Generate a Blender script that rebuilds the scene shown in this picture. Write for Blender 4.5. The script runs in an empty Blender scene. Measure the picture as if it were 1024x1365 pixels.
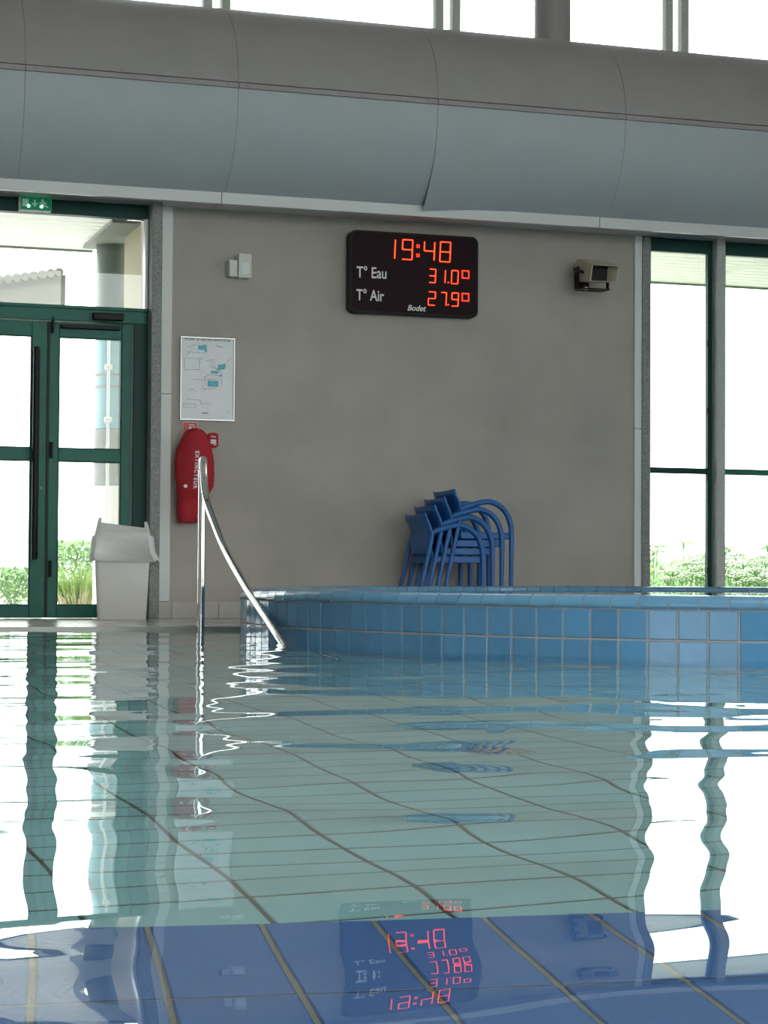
import bpy, bmesh, math, random
import numpy as np
from mathutils import Vector, Matrix

random.seed(7)
S = bpy.context.scene
COL = S.collection
PI = math.pi

# ------------------------------------------------------------------ camera
YAW = math.atan(.324)            # the facade runs along X, the camera looks a little to the right
PITCH = math.radians(1.729)
ROLL = .0064
cam = bpy.data.cameras.new('camera')
cam.sensor_fit = 'VERTICAL'; cam.sensor_height = 36.0; cam.sensor_width = 27.0
cam.lens = 2700 / 1365 * 36
cam.clip_start = .05; cam.clip_end = 500
co = bpy.data.objects.new('camera', cam); COL.objects.link(co)
F0 = Vector((math.sin(YAW), math.cos(YAW), 0)); R0 = Vector((math.cos(YAW), -math.sin(YAW), 0)); U0 = Vector((0, 0, 1))
Fw = F0 * math.cos(PITCH) + U0 * math.sin(PITCH)
Up = U0 * math.cos(PITCH) - F0 * math.sin(PITCH)
Rr = R0 * math.cos(ROLL) + Up * math.sin(ROLL)
Uu = Up * math.cos(ROLL) - R0 * math.sin(ROLL)
m3 = Matrix((Rr, Uu, -Fw)).transposed()
co.matrix_world = Matrix.Translation((0, 0, .34)) @ m3.to_4x4()
S.camera = co

# ------------------------------------------------------------------ sky and exposure
wd = bpy.data.worlds.new('World'); S.world = wd; wd.use_nodes = True
bg = wd.node_tree.nodes['Background']
bg.inputs['Color'].default_value = (.97, .99, 1.0, 1)
bg.inputs['Strength'].default_value = 6.4
S.view_settings.view_transform = 'Standard'; S.view_settings.look = 'None'
S.view_settings.exposure = 0.0; S.view_settings.gamma = 1.0
S.view_settings.use_curve_mapping = False
S.cycles.use_denoising = True
S.cycles.max_bounces = 14; S.cycles.diffuse_bounces = 5; S.cycles.transmission_bounces = 10
S.cycles.glossy_bounces = 6; S.cycles.transparent_max_bounces = 16
S.cycles.caustics_refractive = True; S.cycles.caustics_reflective = False
S.cycles.sample_clamp_indirect = 8.0

# ------------------------------------------------------------------ materials
def mat(name, c, rough=.5, metal=0., vary=0., scale=4., bump=0., bscale=60., spec=.5, coat=0., emit=None, es=0., detail=4., tint=None):
    m = bpy.data.materials.new(name); m.use_nodes = True
    nt = m.node_tree; N = nt.nodes; L = nt.links; p = N['Principled BSDF']
    p.inputs['Base Color'].default_value = (*c, 1); p.inputs['Roughness'].default_value = rough
    p.inputs['Metallic'].default_value = metal; p.inputs['Specular IOR Level'].default_value = spec
    if coat: p.inputs['Coat Weight'].default_value = coat; p.inputs['Coat Roughness'].default_value = .05
    if emit: p.inputs['Emission Color'].default_value = (*emit, 1); p.inputs['Emission Strength'].default_value = es
    if vary or bump: tc = N.new('ShaderNodeTexCoord')
    if vary:
        n = N.new('ShaderNodeTexNoise'); n.inputs['Scale'].default_value = scale; n.inputs['Detail'].default_value = detail
        n.inputs['Roughness'].default_value = .6
        L.new(tc.outputs['Object'], n.inputs['Vector'])
        r = N.new('ShaderNodeValToRGB')
        a, b = [max(0, x * (1 - vary)) for x in c], [min(1, x * (1 + vary)) for x in (tint or c)]
        r.color_ramp.elements[0].position = .3; r.color_ramp.elements[1].position = .7
        r.color_ramp.elements[0].color = (*a, 1); r.color_ramp.elements[1].color = (*b, 1)
        L.new(n.outputs['Fac'], r.inputs['Fac']); L.new(r.outputs['Color'], p.inputs['Base Color'])
    if bump:
        n2 = N.new('ShaderNodeTexNoise'); n2.inputs['Scale'].default_value = bscale; n2.inputs['Detail'].default_value = 3
        L.new(tc.outputs['Object'], n2.inputs['Vector'])
        bp = N.new('ShaderNodeBump'); bp.inputs['Strength'].default_value = bump; bp.inputs['Distance'].default_value = .01
        L.new(n2.outputs['Fac'], bp.inputs['Height']); L.new(bp.outputs['Normal'], p.inputs['Normal'])
    return m

def tile_mat(name, c, rough, vary, bump=0.0, coat=0., spec=.5):
    """glazed tile: each tile object gets a slightly different tone"""
    m = bpy.data.materials.new(name); m.use_nodes = True
    nt = m.node_tree; N = nt.nodes; L = nt.links; p = N['Principled BSDF']
    oi = N.new('ShaderNodeObjectInfo'); tc = N.new('ShaderNodeTexCoord')
    n = N.new('ShaderNodeTexNoise'); n.inputs['Scale'].default_value = 14; n.inputs['Detail'].default_value = 3
    L.new(tc.outputs['Object'], n.inputs['Vector'])
    ad = N.new('ShaderNodeMath'); ad.operation = 'MULTIPLY_ADD'; ad.inputs[1].default_value = .55; ad.inputs[2].default_value = .15
    L.new(n.outputs['Fac'], ad.inputs[0])
    a2 = N.new('ShaderNodeMath'); a2.operation = 'MULTIPLY_ADD'; a2.inputs[1].default_value = .6
    L.new(oi.outputs['Random'], a2.inputs[0]); L.new(ad.outputs[0], a2.inputs[2])
    r = N.new('ShaderNodeValToRGB'); r.color_ramp.elements[0].position = .2; r.color_ramp.elements[1].position = 1
    r.color_ramp.elements[0].color = (*[x * (1 - vary) for x in c], 1)
    r.color_ramp.elements[1].color = (*[min(1, x * (1 + vary)) for x in c], 1)
    L.new(a2.outputs[0], r.inputs['Fac']); L.new(r.outputs['Color'], p.inputs['Base Color'])
    p.inputs['Roughness'].default_value = rough; p.inputs['Specular IOR Level'].default_value = spec
    if coat: p.inputs['Coat Weight'].default_value = coat; p.inputs['Coat Roughness'].default_value = .06
    if bump:
        n2 = N.new('ShaderNodeTexNoise'); n2.inputs['Scale'].default_value = 9
        L.new(tc.outputs['Object'], n2.inputs['Vector'])
        bp = N.new('ShaderNodeBump'); bp.inputs['Strength'].default_value = bump; bp.inputs['Distance'].default_value = .01
        L.new(n2.outputs['Fac'], bp.inputs['Height']); L.new(bp.outputs['Normal'], p.inputs['Normal'])
    return m

def glass_mat():
    m = bpy.data.materials.new('window_glass'); m.use_nodes = True
    nt = m.node_tree; N = nt.nodes; L = nt.links
    N.remove(N['Principled BSDF'])
    t = N.new('ShaderNodeBsdfTransparent'); t.inputs['Color'].default_value = (.935, .96, .948, 1)
    g = N.new('ShaderNodeBsdfGlossy'); g.inputs['Roughness'].default_value = .0
    fr = N.new('ShaderNodeFresnel'); fr.inputs['IOR'].default_value = 1.5
    mx = N.new('ShaderNodeMixShader')
    L.new(fr.outputs[0], mx.inputs[0]); L.new(t.outputs[0], mx.inputs[1]); L.new(g.outputs[0], mx.inputs[2])
    L.new(mx.outputs[0], N['Material Output'].inputs['Surface'])
    return m

def water_mat():
    m = bpy.data.materials.new('water'); m.use_nodes = True
    nt = m.node_tree; N = nt.nodes; L = nt.links
    N.remove(N['Principled BSDF'])
    g = N.new('ShaderNodeBsdfGlass'); g.inputs['IOR'].default_value = 1.333; g.inputs['Roughness'].default_value = 0
    g.inputs['Color'].default_value = (.97, 1, 1, 1)
    L.new(g.outputs[0], N['Material Output'].inputs['Surface'])
    return m

M = dict(
    concrete=mat('fair_faced_concrete', (.44, .40, .36), .85, vary=.10, scale=1.6, bump=.15, bscale=45, detail=8),
    granite=mat('grey_granite', (.26, .27, .26), .7, vary=.35, scale=70, bump=.1, detail=6),
    post=mat('pale_grey_post', (.48, .49, .46), .65, vary=.12, scale=50),
    trim=mat('off_white_trim', (.76, .75, .73), .5, vary=.03),
    green=mat('dark_green_metal', (.014, .135, .097), .42, vary=.08, scale=8, spec=.28),
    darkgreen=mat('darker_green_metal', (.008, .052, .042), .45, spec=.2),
    black=mat('black_plastic', (.011, .010, .012), .45, spec=.2),
    gasket=mat('black_gasket', (.01, .012, .012), .6),
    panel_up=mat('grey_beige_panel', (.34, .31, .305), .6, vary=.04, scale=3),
    panel_low=mat('water_lit_panel', (.42, .455, .47), .55, vary=.03, scale=3),  # bluish light thrown up by the water is put into this colour
    joint=mat('panel_joint_backing', (.26, .26, .26), .8),
    white_satin=mat('white_satin_paint', (.70, .70, .69), .17),
    plaster=mat('white_hall_paint', (.72, .71, .69), .8, vary=.03),
    deck=mat('beige_deck_tile', (.56, .53, .48), .16, vary=.08, scale=8),
    grout=mat('dark_grout', (.15, .13, .11), .9),
    grout_light=mat('beige_grout', (.47, .40, .36), .9),
    grout_ochre=mat('ochre_grout', (.36, .33, .24), .9),
    tile_base=tile_mat('beige_base_tile', (.50, .45, .42), .35, .06),
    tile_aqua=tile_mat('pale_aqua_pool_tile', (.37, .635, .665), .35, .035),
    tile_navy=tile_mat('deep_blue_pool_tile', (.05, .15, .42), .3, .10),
    tile_blue=tile_mat('mid_blue_glazed_tile', (.088, .24, .42), .10, .14, bump=.2, spec=.36),
    tile_rim=tile_mat('blue_glazed_rim_tile', (.135, .30, .46), .14, .10, spec=.36),
    steel=mat('polished_stainless_steel', (.72, .70, .68), .07, 1.0),
    satin_steel=mat('satin_steel', (.55, .55, .55), .35, 1.0),
    chair=mat('blue_moulded_plastic', (.018, .125, .39), .42, vary=.05, scale=20),
    bin=mat('white_bin_plastic', (.80, .755, .73), .4, vary=.02),
    liner=mat('thin_white_bin_liner', (.80, .78, .77), .35, bump=.6, bscale=14),
    red=mat('red_nylon_cover', (.42, .012, .022), .75, vary=.18, scale=9, bump=.45, bscale=16),
    redsign=mat('red_sign_plastic', (.55, .03, .04), .4),
    white=mat('white_print', (.80, .80, .78), .5),
    ink=mat('dark_print', (.08, .09, .10), .6),
    cyan=mat('light_blue_print', (.16, .52, .62), .6),
    paper=mat('pale_plan_paper', (.66, .66, .69), .25, vary=.06, scale=5),
    alu=mat('aluminium_frame', (.60, .60, .58), .35, .6),
    cream=mat('cream_painted_metal', (.52, .47, .35), .45, vary=.05, scale=12),
    detector=mat('white_detector_plastic', (.66, .65, .60), .45),
    screen=mat('dark_red_display_glass', (.018, .005, .008), .4, spec=.08),
    led=mat('red_led', (.3, .01, 0), .5, emit=(1.0, .030, .008), es=2.6),
    ledcore=mat('red_led_core', (.3, .05, 0), .5, emit=(1.0, .15, .02), es=3.4),
    exitgreen=mat('lit_green_sign', (.008, .17, .08), .5, spec=.2, emit=(.0, .30, .13), es=.2),
    exitwhite=mat('lit_white_pictogram', (.42, .55, .47), .5, spec=.2, emit=(.5, .85, .7), es=.08),
    exitled=mat('green_white_led', (.5, 1, .7), .4, emit=(.35, 1, .6), es=6),
    glass=glass_mat(), water=water_mat(),
    paving=mat('pale_terrace_paving', (.52, .50, .47), .8, vary=.08, scale=2),
    lawn=mat('meadow_ground', (.22, .36, .14), .9, vary=.3, scale=2),
    leaf=mat('fresh_green_leaf', (.17, .37, .12), .6, vary=.35, scale=1.3, tint=(.29, .44, .18)),
    grassy=mat('yellow_green_grass', (.32, .46, .15), .7, vary=.3, scale=5),
    straw=mat('straw_grass', (.50, .46, .30), .8, vary=.2, scale=6),
    umbel=mat('white_flower_umbel', (.57, .66, .47), .8, vary=.08, scale=30),
    slat=mat('white_canopy_slat', (.86, .86, .81), .5),
    soffit_out=mat('grey_green_soffit_board', (.20, .22, .19), .6),
    cream_wall=mat('cream_render', (.33, .30, .205), .8, vary=.04),
    greygreen=mat('grey_green_panel', (.075, .10, .083), .3, vary=.1, scale=5),
    skyblue=mat('pale_blue_panel', (.16, .36, .42), .4, vary=.06),
    stone=mat('pale_grey_stone', (.22, .23, .22), .8, vary=.2, scale=14),
    thatch=mat('pale_ribbed_roofing', (.17, .16, .135), .7, vary=.08, scale=9),
    fence=mat('white_fence_paint', (.80, .80, .78), .6),
)

# ------------------------------------------------------------------ helpers
ORG = {}
class MB:
    def __init__(s): s.v = []; s.f = []; s.sm = []
    def add(s, vs, fs, smooth=False):
        o = len(s.v); s.v += [tuple(v) for v in vs]; s.f += [tuple(i + o for i in f) for f in fs]; s.sm += [smooth] * len(fs); return s
    def box(s, x0, x1, y0, y1, z0, z1):
        vs = [(x, y, z) for z in (z0, z1) for y in (y0, y1) for x in (x0, x1)]
        return s.add(vs, [(0, 2, 3, 1), (4, 5, 7, 6), (0, 1, 5, 4), (2, 6, 7, 3), (0, 4, 6, 2), (1, 3, 7, 5)])
    def hexa(s, b, t):                       # two matching quads
        return s.add(list(b) + list(t), [(3, 2, 1, 0), (4, 5, 6, 7), (0, 1, 5, 4), (1, 2, 6, 5), (2, 3, 7, 6), (3, 0, 4, 7)])
    def prism(s, poly, fn, a, b):            # poly in (u,v), fn(u,v,w) -> point
        n = len(poly); vs = [fn(u, v, a) for u, v in poly] + [fn(u, v, b) for u, v in poly]
        fs = [tuple(range(n)), tuple(range(2 * n - 1, n - 1, -1))] + [(i, i + n, (i + 1) % n + n, (i + 1) % n) for i in range(n)]
        return s.add(vs, fs)
    def tube(s, pts, r, seg=12, caps=True, flat=1.0):
        P = [Vector(p) for p in pts]; n = len(P); rr = r if hasattr(r, '__len__') else [r] * n
        t0 = (P[1] - P[0]).normalized(); ref = Vector((0, 0, 1)) if abs(t0.z) < .9 else Vector((0, 1, 0))
        nx = t0.cross(ref).normalized(); vs = []
        for i in range(n):
            t = (P[min(i + 1, n - 1)] - P[max(i - 1, 0)]).normalized()
            nx = (nx - t * nx.dot(t)).normalized(); ny = t.cross(nx)
            for k in range(seg):
                a = 2 * PI * k / seg; vs.append(P[i] + (nx * math.cos(a) + ny * math.sin(a) * flat) * rr[i])
        fs = [(i * seg + k, i * seg + (k + 1) % seg, (i + 1) * seg + (k + 1) % seg, (i + 1) * seg + k) for i in range(n - 1) for k in range(seg)]
        s.add(vs, fs, True)
        if caps:
            s.add(vs[:seg], [tuple(range(seg - 1, -1, -1))]); s.add(vs[-seg:], [tuple(range(seg))])
        return s
    def grid(s, fn, nu, nv, smooth=True, wrapu=False):
        vs = [fn(i, j) for j in range(nv) for i in range(nu)]
        fs = [(j * nu + i, j * nu + (i + 1) % nu, (j + 1) * nu + (i + 1) % nu, (j + 1) * nu + i) for j in range(nv - 1) for i in range(nu if wrapu else nu - 1)]
        return s.add(vs, fs, smooth)
    def mesh(s, name, off=(0, 0, 0), bevel=0., seg=1, fix=True):
        me = bpy.data.meshes.new(name)
        me.from_pydata([(x - off[0], y - off[1], z - off[2]) for x, y, z in s.v], [], s.f)
        me.polygons.foreach_set('use_smooth', s.sm)
        if bevel or fix:
            bm = bmesh.new(); bm.from_mesh(me)
            if fix: bmesh.ops.recalc_face_normals(bm, faces=bm.faces)
            if bevel:
                es = [e for e in bm.edges if len(e.link_faces) == 2 and e.calc_face_angle(0) > .5]
                bmesh.ops.bevel(bm, geom=es, offset=bevel, segments=seg, profile=.5, affect='EDGES', clamp_overlap=True)
            bm.to_mesh(me); bm.free()
        return me
    def build(s, name, m, parent=None, bevel=0., seg=1, fix=True, at=None):
        if parent is not None: off = ORG[parent]
        elif at is not None: off = at
        else:
            a = np.array(s.v); off = (float(a[:, 0].mean()), float(a[:, 1].mean()), float(a[:, 2].min()))
        me = s.mesh(name, off, bevel, seg, fix); me.materials.append(M[m] if isinstance(m, str) else m)
        return link(name, me, parent, off)

def link(name, me, parent=None, off=(0, 0, 0)):
    o = bpy.data.objects.new(name, me); COL.objects.link(o)
    if parent is not None: o.parent = parent
    else: o.location = off
    ORG[o] = tuple(off)
    return o

def tag(o, label, cat=None, group=None, kind=None):
    if label: o['label'] = label
    if cat: o['category'] = cat
    if group: o['group'] = group
    if kind: o['kind'] = kind
    return o

def thing(name, loc, label, cat, group=None, kind=None):
    o = bpy.data.objects.new(name, None); COL.objects.link(o); o.location = loc; ORG[o] = tuple(loc)
    o.empty_display_size = .1
    return tag(o, label, cat, group, kind)

def struct(name, mb, m, label, cat, **k):
    return tag(mb.build(name, m, **k), label, cat, kind='structure')

def piece(name, me, parent, loc, rz=0.):
    o = bpy.data.objects.new(name, me); COL.objects.link(o); o.parent = parent
    p = ORG[parent]; o.location = (loc[0] - p[0], loc[1] - p[1], loc[2] - p[2]); o.rotation_euler = (0, 0, rz)
    return o

def copy_tree(o, loc):
    c = o.copy(); COL.objects.link(c); c.location = loc
    for ch in list(o.children):
        d = ch.copy(); COL.objects.link(d); d.parent = c
        for g in list(ch.children):
            e = g.copy(); COL.objects.link(e); e.parent = d
    return c

def text_verts(s, shear=0., bold=0., space=1.):
    cu = bpy.data.curves.new('text', 'FONT'); cu.body = s; cu.size = 1; cu.shear = shear; cu.offset = bold; cu.space_character = space
    cu.extrude = .01; cu.resolution_u = 3
    o = bpy.data.objects.new('text', cu); COL.objects.link(o)
    dg = bpy.context.evaluated_depsgraph_get(); me = bpy.data.meshes.new_from_object(o.evaluated_get(dg))
    v = [tuple(x.co) for x in me.vertices]; f = [tuple(p.vertices) for p in me.polygons]
    bpy.data.objects.remove(o); bpy.data.curves.remove(cu); bpy.data.meshes.remove(me)
    a = np.array(v); a[:, 0] -= a[:, 0].min(); a[:, 1] -= a[:, 1].min()
    return a, f

def wall_text(name, s, x0, x1, z0, z1, Y, m, parent, th=.0015, **k):
    a, f = text_verts(s, **k)
    a[:, 0] *= (x1 - x0) / a[:, 0].max(); a[:, 1] *= (z1 - z0) / a[:, 1].max()
    mb = MB(); mb.add([(x0 + p[0], Y - (th if p[2] > 0 else 0), z0 + p[1]) for p in a], f)
    return mb.build(name, m, parent)

WY = 13.70            # face of the front wall
DZ = .02              # deck level, the water lies at 0
EDGE = 11.63          # front edge of the pool
SC = (5.94, 9.85)     # centre of the raised round pool
SR = 3.40             # its outer radius
POOL = (-4.4, 10.0, -2.4, EDGE)

# ------------------------------------------------------------------ room shell
b = MB(); b.box(-6, 12, EDGE, 14.0, -.8, DZ); b.box(-6, POOL[0], -5, EDGE, -.8, DZ); b.box(POOL[1], 12, -5, EDGE, -.8, DZ); b.box(POOL[0], POOL[1], -5, POOL[2], -.8, DZ)
struct('floor', b, 'deck', 'pale beige tiled pool deck between water and glass doors', 'floor')
SKY = (.6, 4.0, .3, 6.2)          # unseen roof light, added to brighten the pool floor
b = MB(); b.box(-6.3, SKY[0], -5.3, 14.2, 6.2, 6.45); b.box(SKY[1], 12.3, -5.3, 14.2, 6.2, 6.45); b.box(SKY[0], SKY[1], -5.3, SKY[2], 6.2, 6.45); b.box(SKY[0], SKY[1], SKY[3], 14.2, 6.2, 6.45)
struct('ceiling', b, 'plaster', 'white ceiling above the pool hall', 'ceiling')
b = MB(); b.box(2.72, 6.51, WY, WY + .25, DZ, 2.86); b.box(-6, .86, WY, WY + .25, DZ, 2.86); b.box(-6, 12, WY, WY + .25, 2.86, 4.19)  # unseen stretch left of the doors made solid to dim tile reflections
b.box(-6, 12, WY, WY + .25, 5.95, 6.2)
wall_front = struct('wall_front', b, 'concrete', 'bare grey concrete wall carrying the red display', 'wall')
b = MB()
for a in ((-5, -3.6, DZ, 6.2), (9.0, 14, DZ, 6.2), (-3.6, 9.0, DZ, .05), (-3.6, 9.0, 4.6, 6.2)): b.box(12, 12.25, *a)
struct('wall_right', b, 'plaster', 'white side wall right of the pool with one wide window added for light', 'wall')
# left wall window and back wall band, both unseen, added to light the hall
LW = (-4.8, 2.9, .05, 3.4); BW = (-1.0, 11.2, .4, 5.2); RW = (-3.6, 9.0, .05, 4.6)
b = MB(); b.box(-6.25, -6, -5, LW[0], DZ, 6.2); b.box(-6.25, -6, LW[1], 14, DZ, 6.2); b.box(-6.25, -6, LW[0], LW[1], DZ, LW[2]); b.box(-6.25, -6, LW[0], LW[1], LW[3], 6.2)
struct('wall_left', b, 'plaster', 'white side wall left of the pool with one wide window added for light', 'wall')
b = MB(); b.box(-6, BW[0], -5.25, -5, DZ, 6.2); b.box(BW[1], 12, -5.25, -5, DZ, 6.2); b.box(BW[0], BW[1], -5.25, -5, DZ, BW[2]); b.box(BW[0], BW[1], -5.25, -5, BW[3], 6.2)
struct('wall_back', b, 'plaster', 'white rear wall of the hall with a band of windows added for light', 'wall')
w = thing('added_window_6', (-6.1, LW[0], LW[2]), 'unseen wide window added in the left side wall to light the hall', 'window', kind='structure')
MB().box(-6.12, -6.11, LW[0], LW[1], LW[2], LW[3]).build('pane', 'glass', w)
for k in range(4):
    y = LW[0] + (LW[1] - LW[0]) * k / 3
    MB().box(-6.16, -6.06, y - .03, y + .03, LW[2], LW[3]).build('mullion', 'green', w)
w = thing('added_window_7', (BW[0], -5.1, BW[2]), 'unseen window band added in the rear wall to light the hall', 'window', kind='structure')
MB().box(BW[0], BW[1], -5.12, -5.11, BW[2], BW[3]).build('pane', 'glass', w)
for k in range(7):
    x = BW[0] + (BW[1] - BW[0]) * k / 6
    MB().box(x - .04, x + .04, -5.16, -5.06, BW[2], BW[3]).build('mullion', 'green', w)

w = thing('added_window_8', (12.1, RW[0], RW[2]), 'unseen wide window added in the right side wall to light the hall', 'window', kind='structure')  # right side opening added out of view as fill light
MB().box(12.11, 12.12, RW[0], RW[1], RW[2], RW[3]).build('pane', 'glass', w)
for k in range(8):
    y = RW[0] + (RW[1] - RW[0]) * k / 7
    MB().box(12.06, 12.16, y - .03, y + .03, RW[2], RW[3]).build('mullion', 'green', w)

w = thing('added_roof_light', (2.2, 3.7, 6.3), 'unseen roof light added in the ceiling to brighten the pool floor', 'window', kind='structure')
MB().box(SKY[0], SKY[1], SKY[2], SKY[3], 6.33, 6.34).build('pane', 'glass', w)
for k in range(8):
    y = SKY[2] + (SKY[3] - SKY[2]) * k / 7
    MB().box(SKY[0], SKY[1], y - .05, y + .05, 6.22, 6.42).build('mullion', 'trim', w)

# trims, pilasters, base tiles on the front wall
def trim(i, x0, x1, y0, y1, z0, z1, m, label):
    return struct('trim_%d' % i, MB().box(x0, x1, y0, y1, z0, z1), m, label, 'trim', bevel=.004)
t = thing('trim_1', (2.855, WY, .138), 'off-white vertical trim strip left of the plan', 'trim', kind='structure')
MB().box(2.815, 2.889, WY - .02, WY, .138, 1.56).build('strip', 'trim', t, bevel=.003); MB().box(2.815, 2.889, WY - .02, WY, 1.563, 2.858).build('strip', 'trim', t, bevel=.003)
t = thing('trim_2', (6.41, WY, .138), 'off-white vertical trim strip beside the right window', 'trim', kind='structure')
MB().box(6.380, 6.438, WY - .02, WY, DZ, 1.42).build('strip', 'trim', t, bevel=.003); MB().box(6.380, 6.438, WY - .02, WY, 1.423, 2.858).build('strip', 'trim', t, bevel=.003)
trim(3, 2.721, 2.790, WY - .15, WY, DZ, 2.858, 'granite', 'speckled grey granite pilaster right of the green doors')
trim(4, 6.438, 6.507, WY - .03, WY + .1, DZ, 2.858, 'granite', 'speckled grey granite pilaster at the right window')
bb = thing('baseboard_front', (2.8, WY, DZ), 'beige tile skirting at the foot of the concrete wall', 'baseboard', kind='structure')
bm_ = MB().box(0, .327, -.012, 0, 0, .115).mesh('tile', bevel=.002); bm_.materials.append(M['tile_base'])
b = MB().box(2.795, 2.905, WY - .012, WY, DZ, .135); b.build('tile', 'tile_base', bb, bevel=.002)
for k in range(11):
    if 2.908 + .33 * k + .327 < 6.44: piece('tile', bm_, bb, (2.908 + .33 * k, WY, DZ))

# ------------------------------------------------------------------ curved bulkhead above the wall
XS = [-5.3 + 1.4 * k + .06 for k in range(13)]        # panel joints (1.4 m apart)
XS = [1.765 + 1.4 * k for k in range(-5, 8)]
def low_prof(t):      # from the strip (t=0) down to the white edge (t=1)
    a = t * 1.12
    return (12.95 + .34 * (1 - math.cos(a)) / (1 - math.cos(1.12)), 3.535 - .635 * math.sin(a) / math.sin(1.12))
def up_prof(t):
    a = t * PI / 2
    return (13.70 - .75 * math.cos(a), 3.58 + .66 * math.sin(a))
bh = thing('ceiling_bulkhead', (4.5, 13.4, 2.83), 'long curved bulkhead of grey panels hanging above the wall and doors', 'bulkhead', kind='structure')
def curved(prof, x0, x1, n, th, sag=0.):
    mb = MB(); P = [prof(j / (n - 1)) for j in range(n)]
    def f(i, j):
        y, z = P[j % n] if j < n else P[2 * n - 1 - j]
        return (x0, y, z)
    nrm = []
    for j in range(n):
        a = P[max(j - 1, 0)]; c = P[min(j + 1, n - 1)]; dy, dz = c[0] - a[0], c[1] - a[1]; l = math.hypot(dy, dz)
        nn = (dz / l, -dy / l)
        if nn[0] > 0: nn = (-nn[0], -nn[1])
        nrm.append(nn)
    m = 5
    def front(i, j):
        u = i / (m - 1); x = x0 + (x1 - x0) * u
        k = sag * max(0, 1 - u * 2.2) ** 2 * (j / (n - 1)) ** 3
        return (x, P[j][0] + nrm[j][0] * k, P[j][1] + nrm[j][1] * k)
    def back(i, j):
        x, y, z = front(i, j); return (x, y - nrm[j][0] * th, z - nrm[j][1] * th)
    mb.grid(front, m, n); mb.grid(back, m, n)
    A = mb.v[:m * n]; B = mb.v[m * n:]                      # separate edge faces keep the curved face evenly shaded
    loop = [i for i in range(m)] + [j * m + m - 1 for j in range(1, n)] + [(n - 1) * m + i for i in range(m - 2, -1, -1)] + [j * m for j in range(n - 2, 0, -1)]
    for a, c in zip(loop, loop[1:] + loop[:1]): mb.add([A[a], A[c], B[c], B[a]], [(0, 1, 2, 3)])
    return mb
for k in range(len(XS) - 1):
    x0, x1 = XS[k] + .0012, XS[k + 1] - .0012
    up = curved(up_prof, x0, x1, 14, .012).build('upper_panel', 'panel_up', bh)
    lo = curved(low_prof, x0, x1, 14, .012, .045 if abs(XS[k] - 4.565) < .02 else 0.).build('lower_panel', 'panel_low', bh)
    st = MB().box(x0, x1, 12.94, 12.955, 3.537, 3.573).build('cover_strip', 'panel_up', bh, bevel=.003)
    for dx in (.06, .7, 1.33):
        MB().prism([(.006 * math.cos(a * PI / 3), .006 * math.sin(a * PI / 3)) for a in range(6)], lambda u, v, w_: (x0 + dx + u, w_, 3.555 + v), 12.936, 12.942).build('screw', 'joint', st)
b = MB()
b.grid(lambda i, j: ((-5.2, 11.4)[i], up_prof(j / 13)[0] + .02, up_prof(j / 13)[1] - .015), 2, 14)
b.grid(lambda i, j: ((-5.2, 11.4)[i], low_prof(j / 13)[0] + .02, low_prof(j / 13)[1] - .004), 2, 14)
b.build('backing', 'joint', bh, fix=False)
b = MB()
for k in range(6):
    b = MB().box(-5.2 + 2.78 * k, -5.2 + 2.78 * k + 2.775, 13.285, 13.31, 2.826, 2.905); b.build('edge_strip', 'white_satin', bh, bevel=.003)
for k in range(len(XS) - 1):
    MB().box(XS[k] + .002, XS[k + 1] - .002, 13.305, WY, 2.858, 2.875).build('soffit_board', 'white_satin', bh, bevel=.002)


# ------------------------------------------------------------------ clerestory above
CY = 13.82
cl = thing('window_1', (5, CY, 4.3), 'row of tall bright clerestory panes above the bulkhead', 'window', kind='structure')
xs = [-5.6, -3.7, -1.85, 0, 1.5, 3.21, 4.93, 6.77, 8.6, 10.4, 12]
for a, c in zip(xs[:-1], xs[1:]):
    MB().box(a, c, CY, CY + .01, 4.2, 5.97).build('pane', 'glass', cl)
for x in xs[1:-1]:
    w_ = .033 if x < 4 else .062
    MB().box(x - .095, x - .035, CY - .05, CY + .05, 4.2, 5.97).build('mullion', 'post', cl, bevel=.004)
    MB().box(x + .035, x + .095, CY - .05, CY + .05, 4.2, 5.97).build('mullion', 'post', cl, bevel=.004)
for x in (5.77, 10.9, .6):
    n = 28
    c_ = MB().tube([(x, 13.83, 4.2), (x, 13.83, 6.2)], .137, n, caps=False)
    struct('trim_%d' % {5.77: 5, 10.9: 6, .6: 7}[x], c_, 'panel_up', {5.77: 'round grey column standing before the clerestory panes', 10.9: 'round grey column at the far right of the clerestory', .6: 'round grey column at the left of the clerestory'}[x], 'column')

# ------------------------------------------------------------------ green doors with transom
FY0, FY1, GY = WY - .005, WY + .075, WY + .035
dw = thing('window_2', (1.8, WY, 2.1), 'bright transom window in a green frame over the doors', 'window', kind='structure')
MB().box(.86, 2.72, FY0, FY1, 2.762, 2.858).build('header', 'darkgreen', dw, bevel=.003)
b = MB().box(.86, 2.72, FY0 - .02, FY1, 2.035, 2.125); b.build('transom_bar', 'green', dw, bevel=.004)
MB().box(.86, 2.72, FY0 - .035, FY1, 2.117, 2.14).build('ledge', 'green', dw, bevel=.003)
MB().box(2.622, 2.72, FY0 - .02, FY1, DZ, 2.035).build('jamb', 'darkgreen', dw, bevel=.004)
MB().box(.86, .95, FY0 - .02, FY1, DZ, 2.035).build('jamb', 'green', dw, bevel=.004)
MB().box(2.7, 2.72, FY0, FY1, 2.14, 2.762).build('side_bead', 'alu', dw)
MB().box(.86, 2.70, GY, GY + .008, 2.14, 2.762).build('pane', 'glass', dw)
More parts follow.
